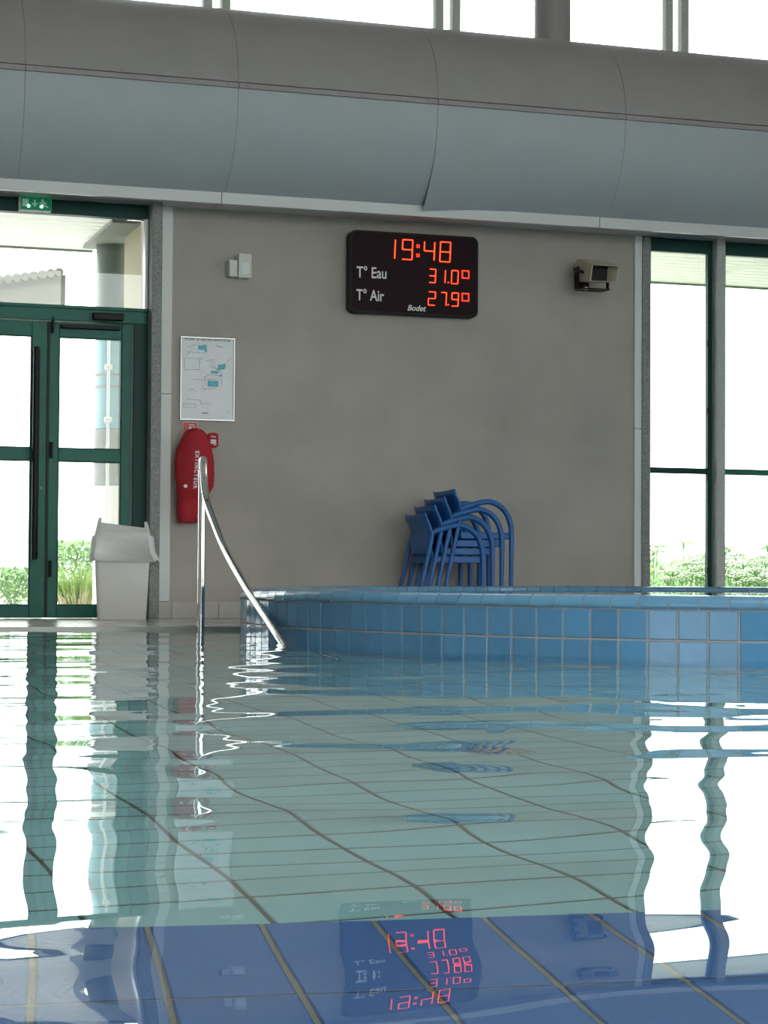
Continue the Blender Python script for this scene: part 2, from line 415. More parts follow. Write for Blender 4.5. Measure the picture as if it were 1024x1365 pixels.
def leaf(idx, x0, x1, gl, gr, label):
    d = thing('door_%d' % idx, ((x0 + x1) / 2, WY, DZ), label, 'door', kind='structure')
    y0, y1 = FY0 + .01, FY1 - .01
    MB().box(x0, gl, y0, y1, DZ + .004, 2.03).build('stile', 'green', d, bevel=.004)
    MB().box(gr, x1, y0, y1, DZ + .004, 2.03).build('stile', 'green', d, bevel=.004)
    for z0, z1 in ((DZ + .004, .111), (1.084, 1.172), (1.926, 2.03)):
        MB().box(gl, gr, y0, y1, z0, z1).build('rail', 'green', d, bevel=.004)
    for z0, z1 in ((.111, 1.084), (1.172, 1.926)):
        p = MB().box(gl, gr, GY, GY + .008, z0, z1).build('pane', 'glass', d)
        g = MB()
        for a in ((gl, gl + .006, z0, z1), (gr - .006, gr, z0, z1), (gl, gr, z0, z0 + .005), (gl, gr, z1 - .005, z1)):
            g.box(a[0], a[1], y0 + .004, GY, a[2], a[3])
        g.build('glazing_bead', 'gasket', p)
    return d
d1 = leaf(1, 2.052, 2.617, 2.120, 2.546, 'right green glazed door leaf beside the white bin')
MB().box(2.036, 2.056, FY0 + .006, FY1 - .005, DZ + .004, 2.03).build('astragal', 'gasket', d1, bevel=.003)
for z in (.30, 1.10, 1.95):
    MB().tube([(2.070, FY0 - .012, z), (2.070, FY0 - .012, z + .11)], .011, 10).build('hinge', 'black', d1)
b = MB().box(2.335, 2.545, FY0 - .075, FY0 - .02, 2.045, 2.095); cl_ = b.build('door_closer', 'black', d1, bevel=.008, seg=2)
MB().box(2.13, 2.53, FY0 - .035, FY0 + .01, 1.985, 2.012).build('slide_rail', 'black', cl_, bevel=.003)
d2 = leaf(2, .955, 2.040, 1.055, 1.934, 'left green glazed door leaf with a long black pull bar')
hd = MB().tube([(1.952, WY - .085, .416), (1.952, WY - .085, 1.845)], .02, 14).build('pull_bar', 'black', d2)
MB().box(1.962, 1.985, WY - .03, WY, .43, 1.84).build('cover_plate', 'black', d2, bevel=.003)
for z in (.56, 1.13, 1.70):
    MB().tube([(1.952, WY - .085, z), (1.972, WY + .0, z)], .010, 8).build('stand_off', 'steel', hd)
MB().tube([(2.005, FY0 + .012, .90), (2.005, FY0 - .004, .90)], .012, 14).build('lock_cylinder', 'soffit_out', d2)
# ------------------------------------------------------------------ windows right of the wall
px = [6.507 + .632 * k for k in range(9)]
for idx, (ka, kb) in enumerate(((0, 1), (1, 2), (2, 8))):
    lab = ('tall narrow window right of the concrete wall', 'tall window at the right edge of the photo', 'row of tall windows farther right')[idx]
    w = thing(('window_3', 'window_4', 'window_5')[idx], (px[ka] + .3, WY, DZ), lab, 'window', kind='structure')
    for k in range(ka, kb):
        x0, x1 = px[k], px[k + 1] - .113
        g0 = x0 + (.0 if k else .0)
        for z0, z1 in ((.08, 1.098), (1.142, 2.757)):
            MB().box(x0, x1 - .03, GY, GY + .008, z0, z1).build('pane', 'glass', w)
        MB().box(x0, x1, FY0, GY+.012, 2.757, 2.858).build('header', 'darkgreen', w, bevel=.003)
        MB().box(x0, x1, FY0 + .01, GY+.012, 1.098, 1.142).build('transom_bar', 'darkgreen' if k == 0 else 'green', w, bevel=.003)
        MB().box(x0, x1, FY0, GY+.012, DZ, .08).build('sill', 'green', w, bevel=.003)
        MB().box(x1 - .034, x1, FY0 + .005, GY+.012, .08, 2.757).build('stile', 'darkgreen', w, bevel=.003)
        fit = MB()
        for z in (.35, 1.05, 1.55, 2.06):
            fit.box(x1 - .045, x1 - .034, WY - .015, WY + .02, z, z + .05)
        fit.build('catch', 'black', w, bevel=.003)
        MB().box(x1, px[k + 1] - .043, WY - .083, GY + .012, DZ, 2.858).build('mullion', 'post', w, bevel=.003)
        MB().box(px[k + 1] - .043, px[k + 1], WY + .0, GY + .012, DZ, 2.858).build('back_post', 'darkgreen', w)

# ------------------------------------------------------------------ pool: floor, ledge, sides, water
def tilemesh(name, lx, ly, h, m, bev=.003):
    me = MB().box(-lx / 2, lx / 2, -ly / 2, ly / 2, -h, 0).mesh(name, bevel=bev); me.materials.append(M[m]); return me
in_view = lambda x, y, wide=.21: abs(math.atan2(x, y) - YAW) < wide
b = MB().box(POOL[0], POOL[1], POOL[2], POOL[3], -1.0, -.7535)
pf = struct('pool_floor', b, 'grout', 'pale aqua tiled pool floor under the clear water', 'floor', at=(2, 6, -.75))
tm = tilemesh('tile', .2425, .1185, .02, 'tile_aqua'); cand = []; rest = MB()
for i in range(-16, 36):
    for j in range(0, 118):
        x, y = .725 + .125 + .25 * i, 2.22 + .0625 + .125 * (j - 36)
        if x < POOL[0] + .12 or x > POOL[1] - .12 or y > EDGE - .06 or y < POOL[2] + .06: continue
        if math.hypot(x - SC[0], y - SC[1]) < SR - .3: continue
        if .08 + y < 2.1 - .137 * (x - .7) and -2.6 < x < 3.6: continue
        cand.append((x, y))
key = lambda p: (0 if in_view(*p) and p[1] > 2.1 else 1, p[1])
cand.sort(key=key)
for x, y in cand[:295]: piece('tile', tm, pf, (x, y, -.75))
for x, y in cand[295:]:
    rest.box(x - .1212, x + .1212, y - .0592, y + .0592, -.76, -.75)
tag(rest.build('far_tiles', 'tile_aqua', pf, fix=False), None, kind='stuff')
# floor drain
dr = thing('floor_drain', (1.71, 4.42, -.748), 'round grey slotted drain grate sunk in the pool floor', 'drain')
MB().tube([(1.71, 4.42, -.7495), (1.71, 4.42, -.742)], [.09, .086], 28).build('rim', 'post', dr)
n = 0
for rr, cnt in ((.02, 1), (.045, 9), (.068, 16)):
    for k in range(cnt):
        a = 2 * PI * k / cnt
        c_, s_ = math.cos(a), math.sin(a); r0, r1 = (0, .016) if cnt == 1 else (rr - .010, rr + .010)
        q = [(1.71 + c_ * r - s_ * w_, 4.42 + s_ * r + c_ * w_) for r, w_ in ((r0, -.004), (r1, -.005), (r1, .005), (r0, .004))]
        MB().add([(x, y, -.7415) for x, y in q], [(0, 1, 2, 3)]).build('slot', 'ink', dr, fix=False)
# dark blue ledge near the camera
ang = -math.radians(7.8); ca, sa = math.cos(ang), math.sin(ang)
EO = (.570, 2.195)           # a joint on its front edge
def led(u, v): return (EO[0] + ca * u - sa * v, EO[1] + sa * u + ca * v)
b = MB(); q = [led(-3.1, 0), led(2.9, 0), led(2.9, -3.9), led(-3.1, -3.9)]
b.hexa([(x, y, -.752) for x, y in q][::-1], [(x, y, -.2655) for x, y in q][::-1])
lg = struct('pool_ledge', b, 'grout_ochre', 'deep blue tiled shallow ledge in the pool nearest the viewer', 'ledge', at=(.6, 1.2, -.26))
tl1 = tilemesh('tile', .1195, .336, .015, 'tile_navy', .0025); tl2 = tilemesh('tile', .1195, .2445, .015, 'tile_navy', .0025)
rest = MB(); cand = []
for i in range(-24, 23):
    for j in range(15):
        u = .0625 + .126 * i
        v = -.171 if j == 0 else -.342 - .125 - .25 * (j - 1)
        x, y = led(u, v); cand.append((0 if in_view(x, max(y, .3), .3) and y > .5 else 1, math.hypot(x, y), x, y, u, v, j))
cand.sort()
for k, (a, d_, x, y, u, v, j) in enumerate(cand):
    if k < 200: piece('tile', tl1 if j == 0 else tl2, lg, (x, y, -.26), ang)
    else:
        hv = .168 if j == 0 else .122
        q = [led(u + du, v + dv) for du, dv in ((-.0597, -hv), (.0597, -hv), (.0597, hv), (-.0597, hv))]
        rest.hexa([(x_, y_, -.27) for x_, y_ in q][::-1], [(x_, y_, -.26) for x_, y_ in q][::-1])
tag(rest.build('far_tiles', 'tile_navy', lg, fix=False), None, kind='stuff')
b = MB()
b.box(POOL[0] - .02, POOL[0], POOL[2], POOL[3], -.76, DZ - .002); b.box(POOL[1], POOL[1] + .02, POOL[2], POOL[3], -.76, DZ - .002)
b.box(POOL[0], POOL[1], POOL[2] - .02, POOL[2], -.76, DZ - .002); b.box(POOL[0], POOL[1], EDGE - .004, EDGE + .01, -.76, -.03)
struct('pool_side', b, 'tile_aqua', 'pale aqua sides of the pool basin below the deck edge', 'pool side')

# water surface: a real rippled sheet
rng = np.random.RandomState(2)
WAVES = []
for lam, slope in ((1.7, .0045), (1.25, .006), (.95, .0075), (.78, .008), (.66, .0085), (.57, .008), (.48, .0075), (.41, .0065), (.35, .005), (.30, .004), (.85, .005), (.53, .005), (.24, .0035), (.19, .003), (.16, .0025)):
    a = YAW + rng.uniform(-.75, .75)         # mostly running towards or away from the camera
    k = 2 * PI / lam
    WAVES.append((k * math.sin(a), k * math.cos(a), rng.uniform(0, 2 * PI), slope / k))
def axis(segs):
    out = []
    for a, c, s in segs:
        n = max(1, int(round((c - a) / s))); out += [a + (c - a) * i / n for i in range(n)]
    return np.array(out + [segs[-1][1]])
gx = axis(((POOL[0], -.6, .19), (-.6, 4.6, .042), (4.6, POOL[1], .15)))
gy = axis(((POOL[2], .4, .14), (.4, 5, .026), (5, EDGE - .004, .028)))
X, Y = np.meshgrid(gx, gy)
Z = np.zeros_like(X)
# a little flatter and longer close by, busier farther out
for kx, ky, ph, am in WAVES:
    Z += am * np.sin(kx * X + ky * Y + ph + .35 * np.sin(.7 * X - .4 * Y + ph))
Z += .0006 * np.sin(9 * X + 4.0 * Y) * np.sin(1.3 * Y)
tt = np.clip((Y - 1.2) / 1.6, 0, 1); Z *= .55 + .5 * tt * tt * (3 - 2 * tt)      # calmer close by
nx, ny = len(gx), len(gy)
ins = np.hypot(X - SC[0], Y - SC[1]) < SR - .12
mb = MB(); mb.v = list(zip(X.ravel().tolist(), Y.ravel().tolist(), Z.ravel().tolist()))
for j in range(ny - 1):
    for i in range(nx - 1):
        if ins[j, i] and ins[j + 1, i + 1] and ins[j, i + 1] and ins[j + 1, i]: continue
        a = j * nx + i; mb.f.append((a, a + 1, a + nx + 1, a + nx))
mb.sm = [True] * len(mb.f)
o = mb.build('pool_water', 'water', fix=False, at=(2, 5, 0))
tag(o, 'clear rippling pool water mirroring the doors and windows', 'water', kind='structure')

# ------------------------------------------------------------------ raised round pool
sp = thing('raised_round_pool', (SC[0], SC[1], -.75), 'raised round whirlpool faced in glossy blue tiles', 'whirlpool')
IR = SR - .33
def ring(rs_zs, n=180):
    mb = MB()
    mb.grid(lambda i, j: (SC[0] + rs_zs[j][0] * math.cos(2 * PI * i / n), SC[1] + rs_zs[j][0] * math.sin(2 * PI * i / n), rs_zs[j][1]), n, len(rs_zs), True, True)
    return mb
ring([(SR - .005, -.75), (SR - .005, .202)]).build('outer_core', 'grout_light', sp)
b = ring([(SR - .005, .200), (SR - .004, .222), (SR - .012, .238), (SR - .026, .2495), (SR - .05, .2535), (IR + .03, .2535), (IR + .012, .249), (IR + .005, .235)]); b.build('rim_core', 'grout_light', sp)
ring([(IR + .012, .235), (IR + .012, .03)]).build('inner_core', 'grout_light', sp)
ring([(IR + .012, .032), (.01, .032)]).build('basin_floor', 'tile_blue', sp)
o = ring([(IR + .01, .236), (IR * .6, .2365), (.01, .236)]).build('whirlpool_water', 'water', sp, fix=False)
NT = 171; DA = 2 * PI / NT; tw = SR * DA
b = MB().box(-.0125, 0, -(tw - .008) / 2, (tw - .008) / 2, -.0588, .0588)
tme = b.mesh('tile', bevel=.003); tme.materials.append(M['tile_blue'])
deep = MB()
for k in range(NT):
    a = DA * (k + .35)
    deg = math.degrees(a) % 360
    for r_ in range(6):
        z = .1397 - .125 * r_
        x, y = SC[0] + SR * math.cos(a), SC[1] + SR * math.sin(a)
        if r_ < 3 and 140 < deg < 282: piece('tile', tme, sp, (x, y, z), a)
        elif not (r_ > 0 and y > EDGE):
            c_, s_ = math.cos(a), math.sin(a); h_ = (tw - .0065) / 2
            q = [(SC[0] + c_ * (SR - e) - s_ * w_, SC[1] + s_ * (SR - e) + c_ * w_) for e, w_ in ((.012, -h_), (0, -h_), (0, h_), (.012, h_))]
            deep.hexa([(*p, z - .0595) for p in q], [(*p, z + .0595) for p in q])
tag(deep.build('far_tiles', 'tile_blue', sp), None, kind='stuff')
# rim pieces: bullnose outside, flat top, small turned-in lip
prof = [(SR + .001, .2035), (SR + .001, .222), (SR - .008, .241), (SR - .024, .2535), (SR - .05, .2575), (IR + .03, .2575), (IR + .008, .253), (IR, .243), (IR, .215)]
inn = [(SR - .012, .2035), (IR + .012, .215)]
mb = MB(); pp = prof + inn[::-1]; n = len(pp); vs = []
for sgn in (-1, 1):
    for r, z in pp:
        aa = sgn * (DA / 2 - .0028 / r); vs.append((r * math.cos(aa) - SR, r * math.sin(aa), z))
fs = [(i, (i + 1) % n, (i + 1) % n + n, i + n) for i in range(n)]
mb.add(vs, fs, True); mb.add(vs, [tuple(range(n)), tuple(range(2 * n - 1, n - 1, -1))], False)
rme = mb.mesh('rim_tile'); rme.materials.append(M['tile_rim'])
for k in range(NT):
    a = DA * (k + .05); piece('rim_tile', rme, sp, (SC[0] + SR * math.cos(a), SC[1] + SR * math.sin(a), 0), a)

# ------------------------------------------------------------------ stainless handrail
hr = thing('pool_handrail', (2.625, 11.55, DZ), 'polished steel handrail curving down from deck edge into water', 'handrail')
def RX(y): return 2.628 - (11.55 - y) * .054
path = [(11.560, -.74), (11.560, .2), (11.560, .6), (11.560, .92), (11.556, .965), (11.545, .990), (11.530, .996), (11.516, .985), (11.507, .945), (11.494, .872), (11.452, .802), (11.390, .737), (11.149, .618), (10.841, .475), (10.411, .331), (10.060, .223), (9.717, .134), (9.293, .016), (8.9, -.10), (8.5, -.24), (8.25, -.40), (8.12, -.55), (8.10, -.745)]
def smooth(P, it=2):
    P = [Vector(p) for p in P]
    for _ in range(it):
        Q = [P[0]]
        for a, c in zip(P[:-1], P[1:]): Q += [a * .75 + c * .25, a * .25 + c * .75]
        P = Q + [P[-1]]
    return P
pts = smooth([(RX(y), y, z) for y, z in path])
k0 = next(i for i, p in enumerate(pts) if p.z > .93)
MB().tube(pts[:k0 + 1], .0215, 18, caps=False).build('post', 'steel', hr)
MB().tube(pts[k0:], .0215, 18, caps=False).build('curved_rail', 'steel', hr)
MB().tube([(RX(11.56), 11.56, -.749), (RX(11.56), 11.56, -.735)], .05, 20).build('foot_flange', 'steel', hr)

# ------------------------------------------------------------------ stacked blue chairs
def make_chair():
    c = thing('plastic_armchair', (0, 0, 0), 'x', 'chair', 'stacked blue plastic armchairs')
    W2 = .22
    # backrest: curved panel, slightly dished, flared at the top
    pr = [(-.004, .722), (.008, .692), (.026, .66), (.040, .62), (.044, .58), (.040, .53), (.046, .48), (.06, .44)]
    def half(z): return .222 if z > .60 else .222 - (.60 - z) * .12
    mb = MB(); m = 9
    def fr(i, j, e):
        x, z = pr[j]; u = i / (m - 1) * 2 - 1
        return (x - .025 * (1 - u * u) + e, u * half(z), z + (.012 * (u * u) if j == 0 else 0))
    mb.grid(lambda i, j: fr(i, j, 0), m, 8); mb.grid(lambda i, j: fr(i, j, -.010), m, 8)
    o = m * 8; loop = list(range(m)) + [j * m + m - 1 for j in range(1, 8)] + [7 * m + i for i in range(m - 2, -1, -1)] + [j * m for j in range(6, 0, -1)]
    for a, d in zip(loop, loop[1:] + loop[:1]): mb.f.append((a, d, d + o, a + o)); mb.sm.append(False)
    mb.build('backrest', 'chair', c)
    # seat with rounded front apron and slots
    for k in range(5):
        y0 = -.205 + .083 * k
        MB().box(.05, .375, y0, y0 + .077, .425, .438).build('seat_slat', 'chair', c, bevel=.003)
    b = MB(); b.box(.04, .40, -.213, -.200, .394, .440); b.box(.04, .40, .200, .213, .394, .440)
    b.box(.372, .40, -.2, .2, .394, .440); b.box(.035, .055, -.2, .2, .394, .440)
    b.build('seat_frame', 'chair', c, bevel=.004)
    for s in (-1, 1):
        y = s * W2
        P = smooth([(.050, y * .98, .60), (.070, y, .612), (.13, y, .630), (.21, y, .652), (.27, y, .650), (.335, y, .618), (.385, y, .56), (.408, y, .48)])
        MB().tube(P, .0195, 10).build('armrest', 'chair', c)
        MB().tube([(.408, y, .485), (.412, y, .40), (.410, y, .2), (.409, y, .0)], [.0195, .0185, .0165, .015], 10).build('front_leg', 'chair', c)
        MB().tube(smooth([(.046, y * .97, .61), (.040, y * .97, .56), (.022, y, .49), (-.012, y * 1.01, .34), (-.06, y * 1.03, .13), (-.088, y * 1.04, .0)]), [.0165] * 13 + [.015] * 9 if False else .0155, 10).build('rear_leg', 'chair', c)
    return c
ch = make_chair()
labs = ('lowest blue plastic armchair of the stack, standing on the deck', 'second blue plastic armchair up from the deck in the stack', 'third blue plastic armchair up, just under the topmost one', 'topmost blue plastic armchair of the stack by the wall')
for k in range(4):
    loc = (4.545 + .0705 * k, 13.30, DZ + .0555 * k)
    o = ch if k == 0 else copy_tree(ch, loc)
    o.location = loc; o['label'] = labs[k]

# ------------------------------------------------------------------ LED clock and temperature board
CB = dict(x0=4.142, x1=5.112, z0=2.177, z1=2.763)
ck = thing('led_display_board', (4.627, WY, 2.177), 'black wall display with glowing red time and temperature digits', 'display board')
def rrect(x0, x1, z0, z1, r, n=6):
    P = []
    for cx, cz, a0 in ((x1 - r, z1 - r, 0), (x0 + r, z1 - r, 90), (x0 + r, z0 + r, 180), (x1 - r, z0 + r, 270)):
        for k in range(n + 1):
            a = math.radians(a0 + 90 * k / n); P.append((cx + r * math.cos(a), cz + r * math.sin(a)))
    return P
xz = lambda u, v, w_: (u, w_, v)
CF = WY - .10
MB().prism(rrect(CB['x0'], CB['x1'], CB['z0'], CB['z1'], .05), xz, WY - .005, CF + .008).build('casing', 'black', ck, bevel=.004)
MB().prism(rrect(CB['x0'] + .014, CB['x1'] - .014, CB['z0'] + .014, CB['z1'] - .014, .042), xz, CF + .01, CF + .004).build('front_glass', 'screen', ck)
def cu(x): return CB['x0'] + (x - 100) / 805 * .97
def cv(x, y):
    top = 168 + 37 * (x - 100) / 805; h = 517 - 10 * (x - 100) / 805
    return CB['z1'] - (y - top) / h * .586
SEG = {'0': 'abcdef', '1': 'bc', '2': 'abged', '3': 'abgcd', '4': 'fgbc', '5': 'afgcd', '7': 'abc', '8': 'abcdefg', '9': 'abcdfg', 'o': 'abgf'}
def dot(mb, x, z, r):
    mb.prism([(x + r * math.cos(PI / 4 * k + PI / 8), z + r * math.sin(PI / 4 * k + PI / 8)) for k in range(8)], xz, CF + .004, CF - .0)
def digit(ch_, xa, xb, yt, yb, nd, r):
    xm = (xa + xb) / 2; L, Rg, T, B = cu(xa), cu(xb), cv(xm, yt), cv(xm, yb); H = T - B; sh = .07
    def pt(u, v): return (L + (Rg - L) * u + sh * H * (v - .5) * .6, B + H * v)
    E = {'a': ((0, 1), (1, 1)), 'b': ((1, 1), (1, .5)), 'c': ((1, .5), (1, 0)), 'd': ((0, 0), (1, 0)), 'e': ((0, .5), (0, 0)), 'f': ((0, 1), (0, .5)), 'g': ((0, .5), (1, .5))}
    mb = MB(); core = MB()
    for s in SEG[ch_]:
        (u0, v0), (u1, v1) = E[s]
        p0, p1 = Vector(pt(u0, v0)), Vector(pt(u1, v1)); n_ = max(2, nd)
        d = (p1 - p0).normalized(); q = Vector((-d.y, d.x)) * r * .62; e = d * r * .8
        mb.prism([tuple(p0 + e + q), tuple(p0 + e - q), tuple(p1 - e - q), tuple(p1 - e + q)], xz, CF + .006, CF + .002)
        for k in range(n_):
            p = p0 + (p1 - p0) * (k + .5) / n_; dot(mb, p.x, p.y, r)
            core.prism([(p.x + r * .45 * math.cos(PI / 3 * j), p.y + r * .45 * math.sin(PI / 3 * j)) for j in range(6)], xz, CF + .0, CF - .001)
    o = mb.build('digit', 'led', ck, fix=False); core.build('led_core', 'ledcore', o, fix=False)
for c_, xa, xb, yt, yb in (('1', 312, 378, 228, 346), ('9', 424, 486, 229, 352), ('4', 560, 624, 240, 355), ('8', 660, 724, 240, 363)): digit(c_, xa, xb, yt, yb, 7, .0052)
for c_, xa, xb, yt, yb in (('3', 594, 632, 410, 494), ('1', 655, 693, 414, 494), ('0', 733, 774, 417, 499), ('o', 801, 842, 375, 0)) [:3]: digit(c_, xa, xb, yt, yb, 5, .0045)
for c_, xa, xb, yt, yb in (('2', 588, 631, 552, 635), ('7', 668, 700, 555, 637), ('9', 735, 776, 557, 639)): digit(c_, xa, xb, yt, yb, 5, .0045)
for yt, yb in ((418, 463), (560, 605)):      # the degree squares
    mb = MB(); L, Rg, T, B = cu(801), cu(842), cv(821, yt), cv(821, yb)
    P = [(L, B), (Rg, B), (Rg, T), (L, T)]
    for a, c_ in zip(P, P[1:] + P[:1]):
        for k in range(5):
            dot(mb, a[0] + (c_[0] - a[0]) * k / 5, a[1] + (c_[1] - a[1]) * k / 5, .0048)
    mb.box(L, Rg, CF + .002, CF + .006, B - .003, B + .003); mb.box(L, Rg, CF + .002, CF + .006, T - .003, T + .003)
    mb.box(L - .003, L + .003, CF + .002, CF + .006, B, T); mb.box(Rg - .003, Rg + .003, CF + .002, CF + .006, B, T)
    mb.build('degree_sign', 'led', ck, fix=False)
mb = MB()
for y in (268, 325):
    for dx in (-1, 1):
        for dz in (-1, 1): dot(mb, cu(521 + dx * 6), cv(521, y + dz * 6), .0058)
mb.build('colon', 'led', ck, fix=False)
mb = MB(); dot(mb, cu(713), cv(713, 492), .006); mb.build('decimal_point', 'led', ck, fix=False)
mb = MB(); dot(mb, cu(713), cv(713, 631), .006); mb.build('decimal_point', 'led', ck, fix=False)
wall_text('lettering', 'T° Eau', cu(142), cu(326), cv(234, 472), cv(234, 398), CF + .004, 'white', ck, bold=.012)
wall_text('lettering', 'T° Air', cu(142), cu(312), cv(227, 613), cv(227, 540), CF + .004, 'white', ck, bold=.012)
wall_text('lettering', 'Bodet', cu(458), cu(575), cv(516, 673), cv(516, 636), CF + .005, 'white', ck, shear=.3, bold=.02)

# ------------------------------------------------------------------ small wall fixtures
pl = thing('evacuation_plan', (3.144, WY, 1.386), 'pale framed plan sheet on the wall above the red cover', 'sign')
x0, x1, z0, z1 = 2.950, 3.337, 1.386, 1.966
MB().box(x0 + .004, x1 - .004, WY - .012, WY, z0 + .004, z1 - .004).build('sheet', 'paper', pl)
for a in ((x0, x1, z1 - .012, z1), (x0, x1, z0, z0 + .012), (x0, x0 + .010, z0 + .012, z1 - .012), (x1 - .010, x1, z0 + .012, z1 - .012)):
    MB().box(a[0], a[1], WY - .02, WY, a[2], a[3]).build('frame_bar', 'alu', pl, bevel=.002)
PY = WY - .0125
def pu(x): return x0 + (x - 170) / 326 * (x1 - x0)
def pv(y): return z1 - (y - 148) / 505 * (z1 - z0)
wall_text('title', "PLAN D'INTERVENTION", pu(198), pu(466), pv(171), pv(157), PY, 'ink', pl, th=.001, space=1.25, bold=.02)
mb = MB()
for k, (x, y, w_, h_) in enumerate(((300, 213, 50, 28), (318, 205, 18, 24), (322, 230, 16, 16), (415, 325, 40, 30), (432, 318, 18, 26), (352, 428, 34, 36), (384, 428, 30, 36), (375, 358, 46, 16), (412, 378, 18, 14), (402, 336, 18, 20))):
    mb.box(pu(x - w_ / 2), pu(x + w_ / 2), PY - .0006 - .0001 * k, PY, pv(y + h_ / 2), pv(y - h_ / 2))
mb.build('blue_area', 'cyan', pl, fix=False)
mb = MB()
def ln(xa, ya, xb, yb, w_=1.6):
    a, c_ = Vector((pu(xa), pv(ya))), Vector((pu(xb), pv(yb))); d = (c_ - a).normalized(); q = Vector((-d.y, d.x)) * w_ * .00058
    mb.prism([tuple(a + q), tuple(a - q), tuple(c_ - q), tuple(c_ + q)], xz, PY, PY - .0008)
for s in ((190, 280, 305, 280), (195, 282, 195, 350), (285, 282, 285, 345), (195, 350, 285, 345), (215, 215, 265, 192), (200, 240, 330, 246), (325, 290, 375, 282), (345, 300, 380, 330), (380, 330, 420, 365), (440, 300, 475, 265), (310, 395, 345, 372), (345, 372, 400, 378), (318, 390, 322, 440), (322, 402, 420, 398), (420, 398, 415, 440), (290, 465, 380, 455), (300, 440, 320, 465), (236, 405, 305, 407), (205, 525, 290, 530), (290, 530, 300, 560), (190, 555, 265, 555), (190, 575, 265, 575), (190, 555, 190, 575), (265, 555, 265, 575), (305, 550, 350, 550), (300, 607, 340, 607, 5), (385, 200, 425, 206, 3), (220, 478, 240, 462), (240, 462, 265, 478), (450, 605, 470, 590), (340, 320, 400, 345), (355, 290, 378, 302), (210, 260, 240, 225)): ln(*s)
mb.build('plan_line', 'ink', pl, fix=False)

# red pictogram sign behind the cover
sg = thing('extinguisher_sign', (3.025, WY, 1.275), 'small square red pictogram sign under the plan sheet', 'sign')
MB().box(2.972, 3.082, WY - .006, WY, 1.262, 1.376).build('plate', 'redsign', sg, bevel=.001)
mb = MB()
for a in ((2.972, 3.082, 1.372, 1.376), (2.972, 2.976, 1.262, 1.376), (3.078, 3.082, 1.262, 1.376)): mb.box(a[0], a[1], WY - .008, WY - .006, a[2], a[3])
mb.prism(rrect(3.016, 3.036, 1.275, 1.345, .009, 3), xz, WY - .006, WY - .008); mb.box(3.018, 3.052, WY - .008, WY - .006, 1.352, 1.358); mb.box(3.046, 3.052, WY - .008, WY - .006, 1.315, 1.358)
mb.build('pictogram', 'white', sg)

# fire extinguisher in its red cover
fe = thing('covered_fire_extinguisher', (3.06, WY, .68), 'red fabric covered fire extinguisher hung on the concrete wall', 'fire extinguisher')
FC = 3.040
FP = [(.680, .080, .100), (.700, .090, .115), (.78, .094, .120), (.868, .098, .122), (.872, .112, .135), (.93, .128, .150), (1.02, .136, .158), (1.10, .134, .156), (1.18, .122, .148), (1.245, .100, .130), (1.285, .078, .112), (1.312, .055, .09), (1.322, .02, .05)]
SK = {}
def cov(i, j, n=36):
    z, hx, dy = FP[j]; a = 2 * PI * i / n
    wr = 1 + .035 * math.sin(5 * a + z * 9) + .02 * math.sin(11 * a - z * 23)
    cx_ = FC - .012 + (.014 if .9 < z < 1.2 else 0) + (-.012 if z < .87 else 0) + (.02 if z > 1.24 else 0)
    return (cx_ + hx * wr * math.cos(a), WY - .082 + dy * .52 * math.sin(a) * wr, z + .006 * math.sin(3 * a))
mb = MB().grid(cov, 36, len(FP), True, True); mb.add([cov(i, len(FP) - 1) for i in range(36)], [tuple(range(36))]); mb.add([cov(i, 0) for i in range(36)], [tuple(range(36))])
mb.build('cover', 'red', fe)
def front_y(z):
    for a, c_ in zip(FP[:-1], FP[1:]):
        if a[0] <= z <= c_[0]:
            t = (z - a[0]) / (c_[0] - a[0]); return WY - .082 - (a[2] + (c_[2] - a[2]) * t) * .52
    return WY - .15
a_, f_ = text_verts('EXTINCTEUR', space=1.3, bold=.03)
a_[:, 0] *= .258 / a_[:, 0].max(); a_[:, 1] *= .028 / a_[:, 1].max()
mb = MB(); mb.add([(3.029 + p[1] - .014 * p[0] / .258, front_y(1.165 - p[0]) - (.007 if p[2] > 0 else .004), 1.165 - p[0]) for p in a_], f_); mb.build('lettering', 'white', fe)
MB().tube([(2.966, front_y(.925) + .022, .925), (2.966, front_y(.925) + .004, .925)], .012, 14).build('round_label', 'white', fe)
tg = MB().prism(rrect(3.130, 3.205, 1.195, 1.298, .022, 4), xz, WY - .10, WY - .075).build('side_flap', 'red', fe, bevel=.004)
MB().box(3.150, 3.188, WY - .1035, WY - .099, 1.222, 1.252).build('label', 'white', tg)
mb = MB(); mb.box(3.154, 3.166, WY - .1035, WY - .099, 1.268, 1.276); mb.box(3.172, 3.184, WY - .1035, WY - .099, 1.266, 1.274); mb.box(3.170, 3.190, WY - .1035, WY - .099, 1.212, 1.217); mb.build('label_mark', 'white', tg)
MB().box(3.02, 3.10, WY - .03, WY, 1.20, 1.25).build('wall_hook', 'black', fe)

# detector
md = thing('motion_detector', (3.36, WY, 2.38), 'small white two-box detector on the wall left of the display', 'detector')
MB().prism(rrect(3.343, 3.437, 2.384, 2.553, .012, 3), xz, WY - .075, WY - .01).build('housing', 'detector', md, bevel=.005)
MB().prism(rrect(3.362, 3.420, 2.402, 2.492, .01, 3), xz, WY - .079, WY - .073).build('lens', 'white', md, bevel=.003)
MB().box(3.278, 3.338, WY - .07, WY, 2.388, 2.505).build('junction_box', 'detector', md, bevel=.006, seg=2)
MB().box(3.33, 3.40, WY - .03, WY, 2.43, 2.50).build('wall_mount', 'black', md)

